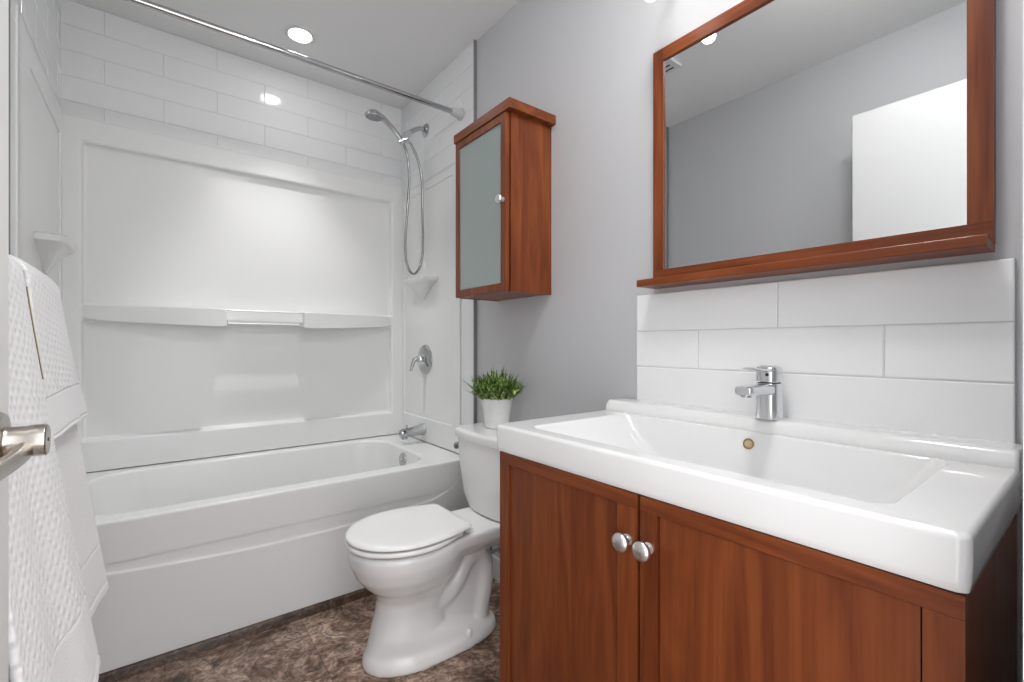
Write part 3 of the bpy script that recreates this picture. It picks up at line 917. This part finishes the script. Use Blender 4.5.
# ================================================================== mirror with ledge
mir = thing('framed_mirror', 'large wood framed mirror with a narrow ledge above the sink', 'mirror', (XR, 0.485, 1.21))
MY0, MY1, MZ0, MZ1 = 0.129, 0.836, 1.233, 1.906
FX0, FX1 = 1.173, 1.1995
fw = 0.034
boards('frame_stile', M['wood_z'], mir, (FX0, FX1, MY1 - fw, MY1, MZ0 + 0.0255, MZ1, 0.0015), (FX0, FX1, MY0, MY0 + fw, MZ0 + 0.0255, MZ1, 0.0015))
boards('frame_rail', M['wood_y'], mir, (FX0, FX1, MY0 + fw, MY1 - fw, MZ1 - fw, MZ1, 0.0015), (FX0 - 0.0005, FX1, MY0 + 0.0002, MY1 - 0.0002, MZ0 - 0.012, MZ0 + 0.025, 0.0015))
MB().box(1.1795, 1.190, MY0 + fw - 0.006, MY1 - fw + 0.006, MZ0 + 0.02, MZ1 - fw + 0.006).build('mirror_glass', M['mirror'], mir)
mb = MB().prism([(FX1, 1.206), (1.110, 1.206), (1.108, 1.208), (1.108, 1.224), (1.110, 1.226), (1.118, 1.226), (1.120, 1.224), (1.120, 1.220), (FX1, 1.220)], 0.130, 0.846, axis=1)
mb.build('ledge', M['wood_y'], mir)

# ================================================================== vanity light above the mirror
vl = thing('vanity_light', 'lit vanity light above the mirror with frosted shades', 'wall light', (XR, 0.49, 2.05))
MB().box(1.178, XR, 0.19, 0.80, 2.075, 2.135, 0.006).build('backplate', M['chrome'], vl)
for y in (0.745, 0.495, 0.245):
    MB().tube(smooth_path([(1.18, y, 2.105), (1.10, y, 2.105), (1.050, y, 2.095), (1.037, y, 2.050)], 6), 0.007, 12).build('arm', M['chrome'], vl)
    MB().lathe((1.037, y, 2.052), (0, 0, -1), [(0, 0.014), (0.006, 0.019), (0.020, 0.021), (0.089, 0.020), (0.096, 0.015)], 28).build('shade', M['shade'], vl)

# ================================================================== vanity cabinet
VX0, VX1, VY0, VY1, VZ0, VZ1 = 0.716, 1.185, 0.102, 0.958, 0.0, 0.7655
van = thing('vanity_cabinet', 'reddish wood two-door vanity cabinet under the white sink', 'cabinet', (0.95, 0.53, 0))
boards('side_board', M['wood_z'], van, (VX0, VX1, VY0, VY0 + 0.018, 0.0, VZ1, 0.0015), (VX0, VX1, VY1 - 0.018, VY1, 0.0, VZ1, 0.0015))
boards('bottom_board', M['wood_y'], van, (VX0 + 0.002, VX1, VY0 + 0.018, VY1 - 0.018, 0.10, 0.118))
boards('toe_kick', M['wood_y'], van, (VX0 + 0.05, VX0 + 0.066, VY0 + 0.018, VY1 - 0.018, 0.0, 0.10))
MB().box(VX1 - 0.008, VX1, VY0 + 0.018, VY1 - 0.018, 0.118, 0.70).build('back_board', M['wood_z_fine'], van)
GAP = 0.5275
def van_door(y0, y1, left):
    xf, xb = 0.6965, 0.7145
    z0, z1 = 0.105, 0.7648
    st = 0.0355
    rail = 0.0265
    sl = st if not left else 0.046
    g = 0.0026
    # panel first: the door object itself; the frame members are parts of it
    d = MB().box(xf + 0.005, xb - 0.002, y0 + sl + g, y1 - st - g, z0 + 0.06 + g, z1 - rail - g, 0.0015).build('door', M['wood_z_fine'], van)
    boards('door_stile', M['wood_z'], d, (xf, xb, y0, y0 + sl, z0, z1 - rail - 0.0005, 0.0012), (xf, xb, y1 - st, y1, z0, z1 - rail - 0.0005, 0.0012))
    boards('door_rail', M['wood_y'], d, (xf, xb, y0, y1, z1 - rail, z1, 0.0012), (xf, xb, y0 + sl + 0.0003, y1 - st - 0.0003, z0, z0 + 0.06, 0.0012))
    MB().box(xb - 0.003, xb - 0.0005, y0 + sl - 0.004, y1 - st + 0.004, z0 + 0.05, z1 - rail + 0.004).build('groove_shade', M['dark'], d)  # dark sheet that paints the shade in the grooves around the panel
    yk = (y0 + 0.0205) if left else (y1 - 0.0195)
    k = MB().lathe((xf, yk, 0.676), (-1, 0, 0), [(0, 0.0105), (0.0025, 0.0105), (0.004, 0.007), (0.012, 0.0065), (0.016, 0.0125), (0.019, 0.0165), (0.023, 0.0175), (0.027, 0.0165), (0.030, 0.011), (0.031, 0.003)], 32).build('knob', M['pewter'], d)
    k['label'] = 'round brushed metal knob'
van_door(GAP + 0.0032, VY1 - 0.0005, True)
van_door(VY0 - 0.004, GAP - 0.0032, False)

# ------------------------------------------------------------------ the sink
sink = thing('washbasin', 'wide white rectangular washbasin on top of the wood vanity cabinet', 'sink', (0.95, 0.532, VZ1))
KX0, KX1, KY0, KY1 = 0.691, 1.190, 0.0925, 0.9715
def rr3(x0, x1, y0, y1, r, z, n=6): return [(x, y, z) for x, y in rrect(x0, x1, y0, y1, r, n)]
mb = MB()
top = 0.8345
R = [rr3(0.70, 1.185, 0.125, 0.937, 0.010, 0.7658), rr3(KX0 + 0.008, KX1, KY0 + 0.008, KY1 - 0.008, 0.010, 0.7658), rr3(KX0 + 0.0025, KX1, KY0 + 0.0025, KY1 - 0.0025, 0.013, 0.7682), rr3(KX0 + 0.001, KX1, KY0 + 0.001, KY1 - 0.001, 0.014, 0.779),
     rr3(KX0, KX1, KY0, KY1, 0.014, 0.800), rr3(KX0, KX1, KY0, KY1, 0.014, top - 0.009), rr3(KX0 + 0.002, KX1, KY0 + 0.002, KY1 - 0.002, 0.013, top - 0.0035), rr3(KX0 + 0.007, KX1, KY0 + 0.007, KY1 - 0.007, 0.010, top),
     rr3(0.7320, 1.111, 0.171, 0.890, 0.030, top - 0.0002), rr3(0.7345, 1.108, 0.1735, 0.886, 0.030, top - 0.0016), rr3(0.7370, 1.1055, 0.1765, 0.881, 0.030, top - 0.006),
     rr3(0.745, 1.097, 0.192, 0.860, 0.032, 0.800), rr3(0.752, 1.090, 0.215, 0.825, 0.035, 0.770), rr3(0.762, 1.083, 0.245, 0.780, 0.038, 0.742), rr3(0.775, 1.074, 0.262, 0.758, 0.038, 0.731), rr3(0.80, 1.05, 0.30, 0.72, 0.03, 0.726), rr3(0.89, 0.97, 0.46, 0.60, 0.02, 0.7225)]
mb.rings(R, cap0=False)
# raised ledge at the back that carries the faucet
LX = 1.115
lp = [(LX + 0.012, 0.80), (LX - 0.004, 0.828), (LX - 0.001, 0.848), (LX + 0.004, 0.860), (LX + 0.013, 0.866), (1.190, 0.866), (1.190, 0.80)]
rings_ = []
for y, ins in ((KY0 + 0.001, 0.006), (KY0 + 0.0025, 0.002), (KY0 + 0.008, 0.0), (KY1 - 0.008, 0.0), (KY1 - 0.0025, 0.002), (KY1 - 0.001, 0.006)):
    rings_.append([(min(x + (ins if x < 1.15 else 0), 1.19), y, z - (ins if z > 0.85 else 0)) for x, z in lp])
mb.rings(rings_)
mb.build('basin', M['basin'], sink, sharp=60)
ov = Vector((1.0965, 0.520, 0.8065)); ax = Vector((-1, 0, 0.22)).normalized()
MB().lathe(ov - ax * 0.003, ax, [(0, 0.0125), (0.0035, 0.0125), (0.0048, 0.0115), (0.0048, 0.0092), (0.0030, 0.0088)], 28).build('overflow_ring', M['brass'], sink)
MB().lathe(ov - ax * 0.002, ax, [(0, 0.0088), (0.0028, 0.0088)], 20).build('overflow_hole', M['fabric_tag'], sink)
MB().lathe((0.93, 0.53, 0.7215), (0, 0, 1), [(0, 0.032), (0.003, 0.032), (0.005, 0.028), (0.0065, 0.020), (0.009, 0.012)], 28).build('drain', M['chrome'], sink)

# ------------------------------------------------------------------ faucet
FX, FY, FZ = 1.140, 0.492, 0.8663
fc = thing('faucet', 'chrome single-lever faucet on the back ledge of the washbasin', 'faucet', (FX, FY, FZ))
def oval(cx_, cy_, z, rx, ry, n=32, e=2.6):
    out = []
    for k in range(n):
        a = 2 * pi * k / n
        c, s = cos(a), sin(a)
        out.append((cx_ + rx * abs(c) ** (2 / e) * (1 if c >= 0 else -1), cy_ + ry * abs(s) ** (2 / e) * (1 if s >= 0 else -1), z))
    return out
mb = MB().rings([oval(FX, FY, FZ, 0.0285, 0.0265), oval(FX, FY, FZ + 0.003, 0.0290, 0.027), oval(FX, FY, FZ + 0.040, 0.0280, 0.026), oval(FX, FY, FZ + 0.079, 0.0280, 0.026), oval(FX, FY, FZ + 0.0825, 0.0270, 0.025)])
mb.build('body', M['faucet'], fc)
rings_ = []
for d, w, h, dz in ((0.0, 0.021, 0.0135, 0.0675), (0.030, 0.0215, 0.0125, 0.069), (0.070, 0.0215, 0.0112, 0.0705), (0.098, 0.021, 0.0108, 0.0710), (0.112, 0.019, 0.0104, 0.0710), (0.118, 0.013, 0.009, 0.0710)):
    ring_ = []
    for k in range(28):
        a = 2 * pi * k / 28
        c, s = cos(a), sin(a)
        ring_.append((FX - 0.012 - d, FY + w * abs(c) ** 0.55 * (1 if c >= 0 else -1), FZ + dz + h * abs(s) ** 0.55 * (1 if s >= 0 else -1)))
    rings_.append(ring_)
MB().rings(rings_).build('spout', M['faucet'], fc)
MB().cyl((FX - 0.112, FY, FZ + 0.062), (FX - 0.112, FY, FZ + 0.056), 0.011, 20, bev=0.001).build('aerator', M['chrome'], fc)
mb = MB().rings([oval(FX, FY, FZ + 0.0855, 0.0270, 0.025), oval(FX, FY, FZ + 0.088, 0.0280, 0.026), oval(FX, FY, FZ + 0.114, 0.0280, 0.026), oval(FX - 0.001, FY, FZ + 0.120, 0.0255, 0.0235), oval(FX - 0.002, FY, FZ + 0.123, 0.018, 0.016)])
# lever blade pointing out over the spout
rings_ = []
for d, w, h, dz in ((0.0, 0.020, 0.006, 0.112), (0.035, 0.019, 0.0045, 0.1135), (0.070, 0.016, 0.0032, 0.116), (0.092, 0.0135, 0.0028, 0.119), (0.097, 0.010, 0.002, 0.1196)):
    rings_.append([(FX - 0.008 - d, FY + w * cos(2 * pi * k / 24), FZ + dz + h * sin(2 * pi * k / 24)) for k in range(24)])
mb.rings(rings_)
mb.build('lever', M['faucet'], fc)
MB().rings([oval(FX, FY, FZ + 0.081, 0.0240, 0.022), oval(FX, FY, FZ + 0.087, 0.0240, 0.022)]).build('gap_shade', M['dark'], fc)  # dark ring painting the shade in the gap below the lever
MB().cyl((FX - 0.0270, FY - 0.0065, FZ + 0.103), (FX - 0.0286, FY - 0.0068, FZ + 0.103), 0.0036, 14).build('temperature_dot', M['dark'], fc)

# ================================================================== towel bar and towels
BX, BZ = -0.222, 1.172
t = thing('towel_bar', 'metal towel bar on the left wall carrying the white towels', 'towel bar', (XL, 1.19, BZ))
MB().cyl((BX, 0.755, BZ), (BX, 1.56, BZ), 0.009, 18).build('bar', M['nickel'], t)
for y in (0.772, 1.545):
    MB().lathe((XL, y, BZ), (1, 0, 0), [(0, 0.024), (0.005, 0.024), (0.009, 0.012), (0.085, 0.011), (0.105, 0.013), (0.121, 0.013), (0.123, 0.010)], 22).build('bracket', M['nickel'], t)

def sheet(y0, y1, prof_front, prof_back, ny, wob, seed):
    """a towel over the bar: prof(v) -> (x, z) from front hem (v=0) over the bar (v=1) and the back profile to the back hem"""
    pass

def towel(name, label, cat, group, y0, y1, ztop, zf, zb, xf_top, flare, gather, mats, hem, thick, seed, back_x=None, border=None, power=1.1):
    """front face hangs from ztop to zf leaning out by flare(t); back face hangs close to the wall"""
    rnd = random.Random(seed)
    ph = [rnd.uniform(0, 6.28) for _ in range(4)]
    ny, nf, nb = 34, 66, 24
    bx = BX
    xb = bx - (xf_top - bx) if back_x is None else back_x
    rings_front = []
    def fold(t, k):
        return gather * k * (0.55 * sin(2 * pi * (1.15 * t) + ph[0]) + 0.30 * sin(2 * pi * 2.3 * t + ph[1]))
    rows = []
    # front, from the hem up
    for i in range(nf + 1):
        k = 1 - i / nf                      # 1 at hem, 0 at top
        row = []
        for j in range(ny + 1):
            t_ = j / ny
            x = xf_top + flare(t_) * k ** power + fold(t_, k ** 0.8)
            y = y0 + (y1 - y0) * t_ + 0.018 * k * (t_ - 0.35)
            z = ztop - 0.045 + (zf - ztop + 0.045) * k + 0.005 * k * sin(pi * t_ * 1.3 + ph[2])
            row.append((x, y, z))
        rows.append(row)
    # over the bar
    m = 9
    for i in range(1, m):
        a = pi * i / m
        row = []
        for j in range(ny + 1):
            t_ = j / ny
            cxm, rx = (xf_top + xb) / 2, (xf_top - xb) / 2
            sag = -0.006 * (2 * t_ - 1) ** 4
            row.append((cxm + rx * cos(a), y0 + (y1 - y0) * t_, ztop - 0.045 + (0.045 + sag) * sin(a)))
        rows.append(row)
    for i in range(nb + 1):
        k = i / nb
        row = []
        for j in range(ny + 1):
            t_ = j / ny
            row.append((xb - 0.012 * k + 0.4 * fold(t_, k) * 0.3, y0 + (y1 - y0) * t_, ztop - 0.045 + (zb - ztop + 0.045) * k))
        rows.append(row)
    root = thing(name, label, cat, ((xf_top + xb) / 2, (y0 + y1) / 2, zf), group)
    def make(nm, r0, r1, mat, out=0.0, th=thick):
        mb = MB(); b = mb.bm
        uvl = b.loops.layers.uv.new('UVMap')
        V = []
        for i in range(r0, r1 + 1):
            V.append([b.verts.new((rows[i][j][0] + out, rows[i][j][1], rows[i][j][2])) for j in range(ny + 1)])
        # arc length for the weave
        s = [0.0]
        for i in range(r0, r1):
            s.append(s[-1] + (Vector(rows[i + 1][ny // 2]) - Vector(rows[i][ny // 2])).length)
        for i in range(r1 - r0):
            for j in range(ny):
                f = b.faces.new((V[i][j], V[i][j + 1], V[i + 1][j + 1], V[i + 1][j]))
                uvs = ((s[i], j / ny * (y1 - y0)), (s[i], (j + 1) / ny * (y1 - y0)), (s[i + 1], (j + 1) / ny * (y1 - y0)), (s[i + 1], j / ny * (y1 - y0)))
                for lp_, q in zip(f.loops, uvs): lp_[uvl].uv = q
        o = mb.build(nm, mat, root, sharp=None, recalc=False)
        md = o.modifiers.new('solidify', 'SOLIDIFY'); md.thickness = th; md.offset = 0.0
        md = o.modifiers.new('bevel', 'BEVEL'); md.width = th * 0.42; md.segments = 3; md.limit_method = 'ANGLE'; md.angle_limit = radians(50)
        return o
    nh = max(2, int(round(nf * hem)))
    make('pile', nh - 0, len(rows) - 1, mats[0])
    if border:
        make('border', 2, nh, mats[1], th=thick * 0.9)
        make('hem', 0, 2, mats[2], th=thick * 1.0)
    return root, rows

near_towel, rows = towel('bath_towel', 'waffle textured white bath towel nearest the open door', 'towel', None, 0.790, 1.135, 1.194, 0.445, 0.55, -0.184, lambda t_: 0.070 + 0.026 * t_, 0.010, (M['waffle'], M['rib'], M['loop']), 0.20, 0.011, 3, back_x=-0.254, border=True, power=1.1)
# tan maker's strip folded into the far edge of the near towel
mb = MB(); b = mb.bm
V = []
for i in range(50, 66):
    p = rows[i][-1]
    V.append([b.verts.new((p[0] + dx, p[1] + dy, p[2])) for dx, dy in ((0.0065, -0.004), (0.0070, 0.0005), (0.0045, 0.003))])
for i in range(len(V) - 1):
    for j in range(2): b.faces.new((V[i][j], V[i + 1][j], V[i + 1][j + 1], V[i][j + 1]))
o = mb.build('label_strip', M['fabric_tag'], near_towel, sharp=None); o['label'] = 'narrow tan label strip'
towel('bath_towel', 'plain white bath towel hanging lower behind the hand towel', 'towel', None, 1.155, 1.470, 1.182, 0.455, 0.55, -0.186, lambda t_: 0.058 + 0.028 * t_, 0.006, (M['loop'], M['rib'], M['loop']), 0.17, 0.010, 8, back_x=-0.258, border=True, power=1.15)
towel('hand_towel', 'white hand towel laid over the farther bath towel with a flat border', 'towel', None, 1.142, 1.462, 1.198, 0.868, 0.86, -0.178, lambda t_: 0.028 + 0.021 * t_, 0.004, (M['waffle'], M['loop'], M['loop']), 0.28, 0.009, 5, back_x=-0.266, border=True, power=1.2)
